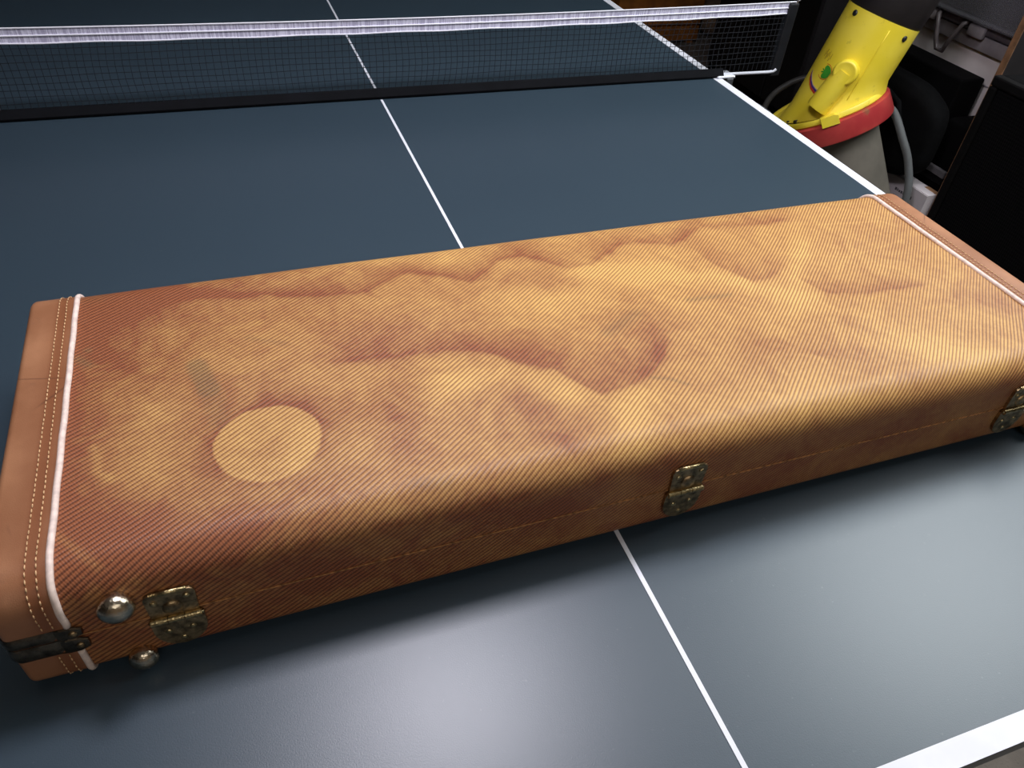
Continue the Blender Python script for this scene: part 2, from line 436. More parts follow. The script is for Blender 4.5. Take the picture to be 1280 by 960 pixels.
# stains soaked into the cloth, in case coordinates (u along, v across), metres
T1 = [(.01,.338),(.075,.327),(.135,.315),(.182,.308),(.228,.294),(.277,.289),(.306,.307),(.326,.315),(.365,.296),(.386,.28),(.407,.294),(.428,.315),(.457,.317),(.481,.296),(.502,.279),(.528,.28),(.551,.295),(.582,.312),(.602,.315),(.63,.303),(.645,.299),(.664,.308),(.692,.325),(.727,.325),(.759,.32),(.791,.316),(.829,.322)]
T3 = [(.662,.287),(.67,.244),(.683,.225),(.693,.208),(.716,.205),(.748,.221)]
T4 = [(.750,.205),(.757,.184),(.768,.165),(.8,.154),(.833,.153),(.90,.150)]
T5 = [(.22,.186),(.284,.179),(.33,.173),(.361,.165),(.387,.141),(.416,.124),(.432,.1),(.448,.08),(.476,.081),(.502,.09),(.533,.113),(.546,.131)]
def stain_shade_fields(u, v):
    sst = lambda x, a, b: (lambda t: t*t*(3-2*t))(np.clip((x-a)/(b-a), 0, 1))
    def tide(pts, up, dn, amp):
        pu = np.array([p[0] for p in pts]); pv = np.array([p[1] for p in pts])
        wob = .0012*np.sin(u*137)*np.sin(u*29+v*20)+.0007*np.sin(u*290+1.3)*np.sin(u*41)
        d = v - np.interp(u, pu, pv) - wob
        win = sst(u, pu[0]-.012, pu[0]+.015)*(1-sst(u, pu[-1]-.015, pu[-1]+.012))
        return amp*win*np.where(d > 0, np.exp(-np.abs(d)/up), np.exp(-np.abs(d)/dn))
    def caps(pts, wd, amp, p=2.):
        best = np.full(u.shape, 9.)
        for (a, b), (c, d) in zip(pts[:-1], pts[1:]):
            dx, dy = c-a, d-b; t = np.clip(((u-a)*dx+(v-b)*dy)/(dx*dx+dy*dy), 0, 1)
            best = np.minimum(best, np.hypot(u-a-t*dx, v-b-t*dy))
        return amp*np.exp(-(best/wd)**p)
    s = .42 + .34*(1-sst(u, 0, .34)) + .35*np.exp(-np.maximum(u, 0)/.022) - .10*sst(u, .35, .6)
    s = s + .22*np.exp(-((v-.0)/.05)**2)*(1-sst(u, .05, .35))
    s += tide(T1, .020, .004, .50) + tide(T3, .035, .004, .44) + tide(T4, .022, .003, .42) + tide(T5, .048, .005, .54)
    s += caps([(.38,.095),(.387,.065),(.393,.04)], .024, .40) + caps([(.535,.150),(.532,.120)], .016, .16) + caps([(.257,.124),(.268,.07)], .026, .30)
    s += caps([(.759,.116),(.766,.086)], .011, .25) + caps([(.921,.122),(.956,.097)], .02, .25) + caps([(.43,.277),(.48,.257)], .018, .22)
    s += caps([(.0,.345),(.08,.335)], .026, .38) + caps([(.64,.092),(.767,.045)], .03, .18) + caps([(.56,.15),(.64,.135)], .03, .16)
    s += caps([(.02,.26),(.05,.225)], .012, .25) + caps([(.03,.03),(.11,.02)], .04, .28)
    s += .12*sst(u, .86, .97) + caps([(.0,.30),(.045,.305)], .034, .30)
    # front panel below the rounded edge: browned cloth, with its shade painted in too
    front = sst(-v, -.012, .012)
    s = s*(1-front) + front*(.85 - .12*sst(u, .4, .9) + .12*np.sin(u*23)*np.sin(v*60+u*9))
    pale = caps([(.525,.268),(.602,.242)], .026, .75) + caps([(.661,.219),(.732,.166)], .020, .6) + caps([(.478,.066),(.457,.016)], .024, .7)
    pale += caps([(.757,.088),(.856,.021)], .026, .6) + caps([(.417,.233),(.499,.212)], .028, .5) + caps([(.809,.268),(.754,.205)], .013, .5)
    pale += caps([(.317,.13),(.378,.122),(.42,.085)], .017, .6) + caps([(.265,.358),(.375,.335)], .022, .45) + caps([(.024,.13),(.028,.102),(.038,.091)], .004, .55)
    pale += caps([(.073,.175),(.066,.091)], .026, .5) + caps([(.094,.042),(.219,.074)], .018, .35) + caps([(.855,.298),(.898,.292),(.946,.288),(.959,.272)], .0020, .4)
    pale += caps([(.772,.244),(.844,.223),(.945,.241)], .002, .3) + caps([(.0,.05),(.03,.012)], .003, .3) + caps([(.63,.02),(.72,.005)], .02, .4)
    # round mark left by something that stood on the lid
    r = np.hypot(u-.1555, v-.0985); ang = np.arctan2(v-.0985, u-.1555)
    edge = .0430 + .0006*np.sin(3*ang) + .0004*np.sin(7*ang)
    halo = np.exp(-np.maximum(r-edge, 0)/.011)*(.34+.16*np.sin(ang*1.0+.5)+.06*np.sin(9*ang))
    inside = 1-sst(r, edge-.0010, edge+.0010)
    s = (s+halo)*(1-inside) + inside*(.24+.25*np.exp(-(r/.02)**2)*.6)
    pale = pale*(1-inside)
    g = caps([(.105,.212),(.1135,.176)], .0095, 1., 6.) + caps([(.1135,.176),(.120,.135)], .010, .42, 4.)
    g += caps([(.535,.18),(.492,.159)], .008, .55) + caps([(.602,.189),(.632,.188),(.654,.187)], .004, .75) + caps([(.505,.086),(.522,.079),(.534,.068)], .0022, .8)
    g += caps([(.26,.021),(.285,.016)], .006, .5) + caps([(.152,.241),(.183,.223)], .004, .4) + caps([(.005,.251),(.014,.24)], .005, .8) + caps([(.012,.262),(.014,.26)], .003, .8)
    g += caps([(.0,.35),(.02,.348)], .012, .35)
    return np.clip(s, 0, 1.3), np.clip(pale, 0, 1), np.clip(g, 0, 1)*(1-inside)

def swept(name, prof, us, m, parent, fields=False, crowned=False):
    """a cloth panel: profile swept along u"""
    nu, npf = len(us), len(prof)
    U = np.repeat(np.array(us), npf); V = np.tile(np.array([p[0] for p in prof]), nu)
    Z = np.tile(np.array([p[1] for p in prof]), nu); S = np.tile(np.array([p[2] for p in prof]), nu)
    if crowned:
        k = np.where((V > 0) & (V < CD), np.sin(PI*np.clip(V/CD, 0, 1)), 0)**.5
        Z = Z + .0032*np.sin(PI*np.clip(U/CU, 0, 1))*k
        Z = Z + .0005*np.sin(U*31+V*17)*k + .0004*np.sin(U*13-V*41+2)*k
    co = np.stack([CX+U*cu_-V*su_, CY+U*su_+V*cu_, TZ+Z], 1)
    i = np.arange(nu-1)[:, None]*npf + np.arange(npf-1)[None, :]
    F = np.stack([i, i+npf, i+npf+1, i+1], -1).reshape(-1, 4)
    me = bpy.data.meshes.new(name); me.from_pydata(co.tolist(), [], F.tolist())
    uvl = me.uv_layers.new(name='UVMap'); li = F.reshape(-1)
    uvl.data.foreach_set('uv', np.stack([U[li], S[li]], 1).astype(np.float32).reshape(-1))
    if fields:
        s, p, g = stain_shade_fields(U, S)
        for nm, a in (('stain_shade', s), ('pale', p), ('grey', g)):
            at = me.attributes.new(nm, 'FLOAT', 'POINT'); at.data.foreach_set('value', a.astype(np.float32))
    me.update()
    return link_mesh(name, me, m, parent, True)

def leather_cap(name, prof_fn, sgn, m, parent):
    """end cap: the profile swept outward from the piping, rolled over the end and closed"""
    u0, u1 = (0, UL) if sgn < 0 else (CU, UR)
    rr = .006; secs = []
    for u in (u0, u0+sgn*.004, u0+sgn*.008, u0+sgn*.0115, u0+sgn*.015, u0+sgn*.019, u0+sgn*.028, u1-sgn*rr): secs.append((u, .0014))
    for k in range(1, 6): t = PI/2*k/5; secs.append((u1-sgn*rr+sgn*rr*math.sin(t), .0014-rr*(1-math.cos(t))))
    bm = bmesh.new(); lay = bm.verts.layers.float.new('welt'); rings = []
    for u, o in secs:
        d = abs(u-u0)
        ring = []
        for v, z, s in prof_fn(o):
            vv = bm.verts.new(cp(u, v, z)); vv[lay] = max(0, min(1, (d-.002)/.004))*max(0, min(1, (.021-d)/.007)); ring.append(vv)
        rings.append(ring)
    for A, B in zip(rings[:-1], rings[1:]):
        for j in range(len(A)-1): bm.faces.new((A[j], A[j+1], B[j+1], B[j]))
    bm.faces.new(rings[-1])
    bmesh.ops.recalc_face_normals(bm, faces=bm.faces)
    for f in bm.faces: f.smooth = len(f.verts) == 4
    me = bpy.data.meshes.new(name); bm.to_mesh(me); bm.free()
    return link_mesh(name, me, m, parent)

def stitches(name, prof, u, sgn, parent, pitch=.0052, ln=.0034):
    pts = [Vector((p[0], p[1])) for p in prof]; cum = [0]
    for a, b in zip(pts[:-1], pts[1:]): cum.append(cum[-1]+(b-a).length)
    def at(s):
        k = max(i for i in range(len(cum)-1) if cum[i] <= s+1e-9); t = (s-cum[k])/max(1e-9, cum[k+1]-cum[k])
        return pts[k].lerp(pts[k+1], min(1, t))
    mb = MB(); s = .002
    while s < cum[-1]-ln-.001:
        du = R.uniform(-.0002, .0002)
        q = [at(s), at(s+ln*.5), at(s+ln)]
        mb.tube([cp(u+du, a.x, a.y) for a in q], [.00035, .00062, .00035], 5)
        s += pitch*R.uniform(.94, 1.06)
    return tag(mb.link(name, M_THREAD, parent, True), kind='stuff')

def hinge(uc, parent):
    Wd = .0355; hw = Wd/2
    X, Y, Zv = Vector(cp(1, 0, 0))-Vector(cp(0, 0, 0)), Vector((0, 0, 1)), Vector(cp(0, -1, 0))-Vector(cp(0, 0, 0))
    o = Vector(cp(uc, 0, ZS-.003))
    arc = lambda cx, cy, r, a, b, n=6: [(cx+r*math.cos(a+(b-a)*i/n), cy+r*math.sin(a+(b-a)*i/n)) for i in range(n+1)]
    up = [(-hw+.001, .002), (hw-.001, .002)] + arc(hw-.005, .026, .005, 0, PI/2) + arc(-hw+.005, .026, .005, PI/2, PI)
    lw = hw+.0012
    lo = [(lw, -.002), (lw, -.011)] + arc(0, -.0145, lw, -.12, -PI+.12, 16) + [(-lw, -.011), (-lw, -.002)]
    lo = [(x, y if y > -.0145 else -.0145+(y+.0145)*1.15) for x, y in lo]
    h = MB().prism(up, o, X, Y, Zv, -.0015, .0030).bevel_all(.0009, 2)
    h.prism(lo, o, X, Y, Zv, -.0015, .0034); hh = h.link('hinge', M_BRASSD, parent, auto=.6)
    MB().tube([o+X*(-hw+.005)+Y*.031+Zv*.0022, o+X*(hw-.005)+Y*.031+Zv*.0022], .0021, 8).link('rolled_lip', M_BRASS, hh, True)
    for a, b in ((-hw-.0003, -.0062), (-.0055, .0055), (.0062, hw+.0003)):
        MB().tube([o+X*a+Zv*.0042, o+X*b+Zv*.0042], .0030, 12).link('knuckle', M_BRASS, hh, auto=.6)
    MB().tube([o+X*(-hw-.0015)+Zv*.0042, o+X*(hw+.0018)+Zv*.0042], .0014, 8).link('hinge_pin', M_BRASS, hh, True)
    MB().lathe([(.0075, 0), (.0070, .0014), (.004, .0022), (0, .0024)], o+Y*.0125+Zv*.0028, Zv, n=18).link('boss', M_BRASSD, hh, True)
    for x, y in ((-.0115, .0215), (.0115, .0235), (-.0085, -.0165), (.0085, -.0165), (0, -.0285)):
        MB().lathe([(.0027, 0), (.0026, .0007), (.0016, .0014), (0, .0016)], o+X*x+Y*y+Zv*.0031, Zv, n=12).link('rivet', M_BRASS, hh, True)
    return hh

def stud(u, z, r, parent):
    Zv = Vector(cp(0, -1, 0))-Vector(cp(0, 0, 0)); o = Vector(cp(u, 0, z))
    pr = [(r*.86, -.001), (r*.90, .001), (r*.98, r*.28), (r, r*.45)]
    for k in range(1, 9): t = PI/2*k/8; pr.append((r*math.cos(t), r*.45 + r*.72*math.sin(t)))
    st = MB().lathe(pr, o, Zv, n=28).link('bumper_stud', M_NICKEL, parent, True)
    tag(st, 'round worn nickel bumper stud')
    return st

def valance(name, sgn, z0, z1, m, parent, ext):
    """metal strip wrapped round the leather end along the seam, with rounded riveted tips"""
    u0, u1 = (ext, UL) if sgn < 0 else (CU-ext, UR)
    off, th, rc = .0016, .0016, .008
    path = []
    def corner(cu, cv, a, b):
        for i in range(7): t = a+(b-a)*i/6; path.append((cu+rc*math.cos(t), cv+rc*math.sin(t)))
    for i in range(7): path.append((u0+(u1-sgn*rc-u0)*i/6, -off))
    cu1 = u1-sgn*(rc-off)
    if sgn < 0: corner(cu1, -off+rc, -PI/2, -PI)
    else: corner(cu1, -off+rc, -PI/2, 0)
    if sgn < 0: corner(cu1, CD+off-rc, PI, PI/2)
    else: corner(cu1, CD+off-rc, 0, PI/2)
    for i in range(1, 7): path.append((u1-sgn*rc+(u0-u1+sgn*rc)*i/6, CD+off))
    zm = (z0+z1)/2; hh = (z1-z0)/2; n = len(path); bm = MB(); rows = []
    for i, (u, v) in enumerate(path):
        a = path[max(i-1, 0)]; b = path[min(i+1, n-1)]
        t = Vector((b[0]-a[0], b[1]-a[1])).normalized(); nn = Vector((t.y, -t.x))*(-1 if sgn < 0 else 1)
        nn = -nn if sgn < 0 else nn
        if (sgn < 0 and i < 3 and nn.y > 0) or (sgn > 0 and i < 3 and nn.y > 0): nn = -nn
        e = min(i, n-1-i); k = (.55, 1, 1)[min(e, 2)]
        q = []
        for dz, do in ((-hh, 0), (-hh*.9, th), (0, th*1.25), (hh*.9, th), (hh, 0), (hh*.5, -.0012), (-hh*.5, -.0012)):
            q.append(bm.bm.verts.new(cp(u+nn.x*do, v+nn.y*do, zm+dz*k)))
        rows.append(q)
    for A, B in zip(rows[:-1], rows[1:]):
        for j in range(7): bm.bm.faces.new((A[j], A[(j+1) % 7], B[(j+1) % 7], B[j]))
    bm.bm.faces.new(rows[0]); bm.bm.faces.new(rows[-1][::-1])
    st = bm.link(name, m, parent, auto=.7)
    Zv = Vector(cp(0, -1, 0))-Vector(cp(0, 0, 0))
    for uu in (u0+sgn*.006,):
        MB().lathe([(.0030, 0), (.0028, .0010), (.0016, .0017), (0, .0019)], Vector(cp(uu, -off-th, zm)), Zv, n=12).link('rivet', M_BRASSD, st, True)
    return st

def case():
    t = thing('instrument_case', (CX+CU/2, CY+CD/2, TZ), 'long stained tan tweed instrument case with brown leather ends lying on the table', 'case')
    us = np.linspace(0, CU, 530)
    lp = lid_profile(0., 16, 170, 20)
    lid = swept('lid', lp, us, M_TWEED, t, True, True)
    bp = base_profile(0., 8, 22)
    swept('lower_shell', bp, np.linspace(0, CU, 400), M_TWEED, t, True)
    # worn joint between lid and shell
    tag(MB().tube([cp(CU*i/60, -.0004, ZS-.0003) for i in range(61)], .0007, 6).link('seam', mat('worn_seam', srgb(182, 126, 74), .7, var=.3, scale=190), t, True), 'worn pale seam between lid and lower shell')
    for sgn in (-1, 1):
        u0 = 0 if sgn < 0 else CU
        lc = leather_cap('leather_end', lambda o: lid_profile(o), sgn, M_LEATHER, t)
        bc = leather_cap('leather_end', lambda o: base_profile(o), sgn, M_LEATHER, t)
        # piping standing proud at the joint of cloth and leather
        P1 = [p for p in lid_profile(.0012, 12, 40, 12) if p[1] > ZS+.0125]; P2 = [p for p in base_profile(.0012, 6, 16) if p[1] < ZS-.016]
        pm = MB().tube([cp(u0+(.0002*math.sin(i*.9)), p[0], p[1]) for i, p in enumerate(P1)], .0026, 10).link('piping', M_PIPING, t, True)
        MB().tube([cp(u0, p[0], p[1]) for p in P2], .0026, 10).link('piping', M_PIPING, t, True)
        for d in (.0082, .0150):
            stitches('stitching', [p for p in lid_profile(.0019, 12, 40, 16) if p[1] > ZS+.0135], u0+sgn*d, sgn, lc)
            stitches('stitching', [p for p in base_profile(.0019, 6, 24)[:31] if p[1] < ZS-.017], u0+sgn*d, sgn, bc)
        ext = .0075
        valance('edge_strip', sgn, ZS+.0005, ZS+.0130, M_STRIP, t, ext)
        valance('edge_strip', sgn, ZS-.0165, ZS-.0005, M_STRIP, t, ext+.001)
    for uc in (.0690, .5060, .9150): hinge(uc, t)
    stud(.0350, .0840, .0128, t); stud(.0370, .0130, .0110, t)
    stud(CU-.0190, .0840, .0128, t); stud(CU-.0170, .0130, .0110, t)
    for u in (.05, CU-.05):
        for v in (.05, CD-.05):
            MB().lathe([(.012, .0051), (.011, .0002), (0, .0002)], cp(u, v, 0), (0, 0, 1), n=16).link('foot', M_RUBBER, t)
case()

# ------------------------------------------------------------------ yellow shredder standing beside the table
def machine():
    up = Vector((0, 0, TZ))
    C = Vector((1.295, 1.582, -.1847))+up; n = Vector((-.3465, .3581, .867)).normalized(); e1 = Vector((.7353, -.4702, .4881)); e1 = (e1-n*e1.dot(n)).normalized()
    B = Vector((1.291, 1.5577, -.1718))+up; a = Vector((.259, -.047, .978)).normalized()
    E1 = a.cross(Vector((0, 0, 1))).normalized(); E2 = a.cross(E1)
    r, Lc = .097, .238
    e2 = n.cross(e1)
    t = thing('garden_shredder', (1.40, 1.45, 0), 'yellow cylindrical garden shredder with red collar and grey bin beside the table', 'shredder')
    def ym():
        m = bpy.data.materials.new('yellow_enamel'); m.use_nodes = True; k = N(m); v = k.obj()
        c = k.mix(k.smooth(k.noise(v, 9, 3), .3, .7), srgb(240, 214, 52), srgb(250, 226, 80))
        c = k.mix(k.math('MULTIPLY', k.smooth(k.noise(v, 26, 6, .7), .60, .74), .55), c, srgb(150, 124, 40)); k.color(c)
        k.b.inputs['Roughness'].default_value = .42; return m
    Y = ym()
    P = lambda th, h, rad=r: B + a*h + rad*(math.cos(math.radians(th))*E1 + math.sin(math.radians(th))*E2)
    nn = 56; bm = MB(); rows = []
    def cut(th, rad): # height where the tube meets the collar plate
        q = P(th, 0, rad); return -n.dot(q-C)/n.dot(a) + .001
    for k in range(7):
        row = []
        for j in range(nn):
            th = 360*j/nn; h0 = cut(th, r); h1 = Lc; f = k/6
            fl = .010*max(0, 1-f*6)**2
            row.append(bm.bm.verts.new(P(th, h0+(h1-h0)*f, r+fl)))
        rows.append(row)
    rows.append([bm.bm.verts.new(P(360*j/nn, Lc, r-.006)) for j in range(nn)])
    rows.append([bm.bm.verts.new(P(360*j/nn, Lc-.03, r-.006)) for j in range(nn)])
    for A, D in zip(rows[:-1], rows[1:]):
        for j in range(nn): bm.bm.faces.new((A[j], A[(j+1) % nn], D[(j+1) % nn], D[j]))
    body = bm.link('chute', Y, t, auto=.6)
    # seam rib along the chute
    MB().tube([P(-18, .02+.2*i/5, r+.0006) for i in range(6)], .0014, 6).link('weld_rib', Y, body, True)
    MB().lathe([(r-.007, -.02), (r-.005, 0), (r-.004, .004), (r+.001, .012), (r+.003, .10), (r+.018, .26), (r+.020, .27), (r+.014, .268), (r-.006, .10), (r-.01, .0)], B+a*(Lc-.006), a, E1, 48).link('hopper', mat('black_hopper_plastic', srgb(38, 33, 34), .55), t, auto=.7)
    # boss tube on the flank with a round cap
    b0, b1 = P(-41, .098, r+.008), P(-50, -.008, r+.018)
    d = (b0-b1).normalized()
    bs = MB().lathe([(.028, 0), (.029, .01), (.030, (b0-b1).length), (.0, (b0-b1).length)], b1, d, n=24).link('side_tube', Y, t, auto=.7)
    rd_ = (P(-41, .098, 1)-P(-41, .098, 0)).normalized()
    MB().lathe([(.031, -.012), (.031, .020), (.0295, .0235), (.026, .0255), (.024, .0250), (.012, .0262), (0, .0265)], b0, rd_, n=24).link('tube_cap', Y, bs, auto=.8)
    MB().lathe([(.004, -.003), (.004, .003), (0, .003)], P(-27, .088, r), (P(-27, .088, 1)-P(-27, .088, 0)), n=10).link('screw', M_STEEL_BLACK, body)
    # collar plate, skirt
    R1 = .154
    MB().lathe([(0, .003), (r-.02, .003), (R1-.012, .002), (R1-.009, .006), (R1-.002, .007), (R1, .003), (R1, -.006), (R1-.004, -.010), (0, -.010)], C, n, e1, 64).link('collar_plate', Y, t, auto=.6)
    def rm():
        m = bpy.data.materials.new('red_enamel'); m.use_nodes = True; k = N(m); v = k.obj()
        c = k.mix(k.smooth(k.noise(v, 12, 4), .3, .7), srgb(164, 46, 50), srgb(190, 70, 64))
        c = k.mix(k.math('MULTIPLY', k.smooth(k.noise(v, 24, 5, .7), .56, .68), .7), c, srgb(128, 96, 66)); k.color(c)
        k.b.inputs['Roughness'].default_value = .4; return m
    MB().lathe([(R1-.02, -.0105), (R1+.002, -.0105), (R1+.008, -.014), (R1+.011, -.062), (R1+.009, -.066), (R1+.006, -.062), (R1-.002, -.02)], C, n, e1, 64).link('collar_ring', rm(), t, auto=.6)
    # catch and bolts on the rim
    cang = -1.55
    def rim(ang, rad, h): return C + n*h + rad*(math.cos(ang)*e1+math.sin(ang)*e2)
    rad_d = math.cos(cang)*e1+math.sin(cang)*e2; tan_d = n.cross(rad_d)
    MB().prism([(-.022, -.016), (.022, -.016), (.022, .006), (.012, .010), (-.022, .008)], C+rad_d*(R1+.002), tan_d, n, rad_d, -.012, .010).bevel_all(.002, 1).link('catch', Y, t)
    for ang in (-2.25, -2.45, -.55):
        MB().lathe([(.008, .002), (.008, .009), (.006, .011), (0, .011)], rim(ang, R1-.028, 0), n, n=6).link('bolt', M_STEEL_BLACK, t)
    for th, h in ((-79, .222), (12.6, .215), (120, .22)):
        q = P(th, h, r); o = (q-P(th, h, 0)).normalized()
        MB().lathe([(.0075, -.004), (.0075, .001), (.005, .003), (0, .003)], q, o, n=12).link('bolt', M_STEEL_BLACK, body)
    # printed badge: flat ink following the curve of the chute
    def patch(name, polys, m, lift):
        mb = MB()
        for poly in polys:
            vs = [mb.bm.verts.new(P(th, h, r+lift)) for th, h in poly]; mb.bm.faces.new(vs)
        return mb.link(name, m, body)
    def disc(th0, h0, rad, k=20, f=lambda x: 1): # fan of quads so that the disc stays on the cylinder
        deg = math.degrees(rad/r); pts = [(th0+deg*f(2*PI*i/k)*math.cos(2*PI*i/k), h0+rad*f(2*PI*i/k)*math.sin(2*PI*i/k)) for i in range(k)]
        mids = [(th0+(x-th0)*.5, h0+(y-h0)*.5) for x, y in pts]; out = []
        for i in range(k):
            j = (i+1) % k; out.append([pts[i], pts[j], mids[j], mids[i]]); out.append([mids[i], mids[j], (th0, h0)])
        return out
    ink = lambda nm, c: mat(nm, c, .5, var=.06)
    def ringpatch(th0, h0, r0, r1, a0, a1, k=24):
        out = []
        for i in range(k):
            q = []
            for rr_, s in ((r0, i), (r1, i), (r1, i+1), (r0, i+1)):
                g = a0+(a1-a0)*s/k; q.append((th0+math.degrees(rr_/r)*math.cos(g), h0+rr_*math.sin(g)))
            out.append(q)
        return out
    patch('green_emblem', disc(-71.5, .0750, .0165, 28, lambda g: 1 if math.cos(g) > -.25 else .62+.30*math.cos(9*g)), ink('green_ink', srgb(58, 150, 42)), .0008)
    patch('red_emblem_ring', ringpatch(-72, .0752, .0185, .0200, -2.4, 1.9), ink('red_ink', srgb(206, 90, 40)), .0007)
    st = [(-101, .0610), (-96, .0500), (-88, .0390), (-80, .0315), (-70, .0270), (-66, .0262)]
    def band(o0, o1): return [[(x0, h0+o0), (x1, h1+o0), (x1, h1+o1), (x0, h0+o1)] for (x0, h0), (x1, h1) in zip(st[:-1], st[1:])]
    patch('red_stripe', band(-.010, -.0045), ink('red_ink', srgb(196, 60, 36)), .0007)
    patch('blue_stripe', band(-.0045, .0010), ink('blue_ink', srgb(66, 48, 120)), .0007)
    patch('pale_stripe', band(.0010, .0035), ink('lilac_ink', srgb(206, 180, 170)), .0007)
    # faded, unreadable script above the badge
    gl = []
    for i in range(7):
        x = -92+2.6*i; h = .104+.006*math.sin(i*2.1)
        gl.append([(x, h), (x+1.2, h+.001), (x+1.2+.8*math.sin(i), h+.016), (x+.3, h+.015)])
    patch('faded_script', gl, ink('faded_brown_ink', srgb(176, 140, 40)), .0007)
    # collection bin under the collar, along the collar axis
    bn = mat('grey_bin', srgb(104, 98, 88), .75, var=.1, scale=12)
    MB().lathe([(.119, -.012), (.121, -.08), (.119, -.30), (.114, -.46), (.108, -.47), (0, -.47)], C, n, e1, 48).link('bin', bn, t, auto=.6)
    # tube legs
    tm = mat('grey_tube', srgb(112, 114, 114), .45, metal=.2, var=.05)
    def leg(pts, rad=.0105):
        P0 = [Vector(p)+up for p in pts]; out = []
        for i in range(len(P0)-1):
            for k in range(8):
                q = k/8; p0, p1, p2, p3 = P0[max(i-1, 0)], P0[i], P0[i+1], P0[min(i+2, len(P0)-1)]
                out.append(.5*((2*p1)+(-p0+p2)*q+(2*p0-5*p1+4*p2-p3)*q*q+(-p0+3*p1-3*p2+p3)*q**3))
        out.append(P0[-1])
        lg = MB().tube(out, rad, 12).link('leg', tm, t, True)
        MB().lathe([(.014, 0), (.015, .004), (.014, .03), (.0106, .032)], (P0[-1].x, P0[-1].y, 0), (0, 0, 1), n=14).link('foot', M_RUBBER, lg)
    leg([(1.39, 1.49, -.15), (1.438, 1.476, -.172), (1.468, 1.436, -.235), (1.494, 1.406, -.297), (1.508, 1.376, -.389), (1.506, 1.372, -.55), (1.505, 1.37, -.76)])
    leg([(1.16, 1.64, -.27), (1.14, 1.66, -.30), (1.13, 1.67, -.42), (1.13, 1.67, -.76)])
    leg([(1.38, 1.69, -.20), (1.40, 1.74, -.24), (1.41, 1.76, -.36), (1.41, 1.76, -.76)])
    # arched grab bar behind the collar
    pts = [C+e1*(-.155)+e2*.02-n*.02, C+e1*(-.165)+e2*.08+n*.02, C+e1*(-.12)+e2*.155+n*.045, C+e1*(-.03)+e2*.19+n*.045, C+e1*.06+e2*.165-n*.01]
    out = []
    for i in range(len(pts)-1):
        for k in range(6):
            q = k/6; p0, p1, p2, p3 = pts[max(i-1, 0)], pts[i], pts[i+1], pts[min(i+2, len(pts)-1)]
            out.append(.5*((2*p1)+(-p0+p2)*q+(2*p0-5*p1+4*p2-p3)*q*q+(-p0+3*p1-3*p2+p3)*q**3))
    out.append(pts[-1])
    MB().tube(out, .009, 10).link('grab_bar', mat('dark_grey_tube', srgb(62, 60, 58), .5), t, True)
machine()

# ------------------------------------------------------------------ dark clutter on the right
M_BLACK = mat('black_vinyl', srgb(8, 7, 8), .8, spec=.1, bump=.3, bscale=500)
M_BLACKCLOTH = mat('black_nylon', srgb(8, 8, 9), .9, spec=.1, bump=.4, bscale=160)
def grille():
    m = bpy.data.materials.new('black_grille_cloth'); m.use_nodes = True; n = N(m)
    sp = n.add('ShaderNodeSeparateXYZ'); n.t.links.new(n.obj(), sp.inputs[0])
    s = n.math('SINE', n.math('MULTIPLY', sp.outputs[2], 2*PI/.0075)); s2 = n.math('SINE', n.math('MULTIPLY', sp.outputs[1], 2*PI/.005))
    f = n.math('MULTIPLY_ADD', n.math('ADD', s, n.math('MULTIPLY', s2, .4)), .35, .5, clamp=True)
    n.color(n.mix(f, srgb(4, 4, 5), srgb(11, 10, 10))); n.b.inputs['Specular IOR Level'].default_value = .1; n.b.inputs['Roughness'].default_value = .9
    n.bump(f, .4, .001); return m
def cabinet():
    x0, x1, y0, y1, z1 = 1.20, 1.62, .30, 1.05, TZ+.094
    t = thing('speaker_cabinet', ((x0+x1)/2, (y0+y1)/2, 0), 'tall black cabinet with dark woven front just right of the table', 'cabinet')
    MB().box(x0+.012, x1, y0, y1, .02, z1, .012, 3).link('body', M_BLACK, t, auto=.6)
    MB().box(x0+.004, x0+.014, y0+.02, y1-.02, .05, z1-.022, .003, 1).link('grille', grille(), t)
    f = MB(); w = .02
    for b in ((y0, y1, .022, .05), (y0, y1, z1-.022, z1-.001), (y0, y0+w, .05, z1-.022), (y1-w, y1, .05, z1-.022)):
        f.box(x0, x0+.02, b[0], b[1], b[2], b[3], .004, 2)
    f.link('front_frame', mat('worn_black_trim', srgb(13, 12, 12), .7, spec=.12), t)
    for x in (x0+.05, x1-.05):
        for y in (y0+.06, y1-.06):
            MB().lathe([(.02, 0), (.022, .006), (.018, .021), (0, .021)], (x, y, 0), (0, 0, 1), n=14).link('foot', M_RUBBER, t)
cabinet()
def shelving():
    x0, x1, ya, yb = 1.60, 2.12, 1.341, 2.06
    t = thing('shelf_unit', ((x0+x1)/2, (ya+yb)/2, 0), 'dark shelf unit with a raw wood edged upright behind the black cabinet', 'shelf')
    side = mat('dark_stained_board', srgb(26, 22, 24), .7)
    edge = mat('raw_wood_edge', srgb(128, 92, 66), .65, var=.2, scale=40)
    for y in (ya, yb):
        u = MB().box(x0+.003, x1, y, y+.018, 0, 1.9).link('upright', side, t)
        MB().box(x0, x0+.003, y, y+.018, 0, 1.9).link('wood_edge', edge if y < 1.5 else side, u)
    for z in (.06, TZ-.40, 1.88):
        MB().box(x0+.025, x1-.012, ya+.018, yb, z-.018, z).link('shelf_board', side, t)
    MB().box(x1-.012, x1, ya+.018, yb, 0, 1.9).link('back_panel', side, t)
shelving()
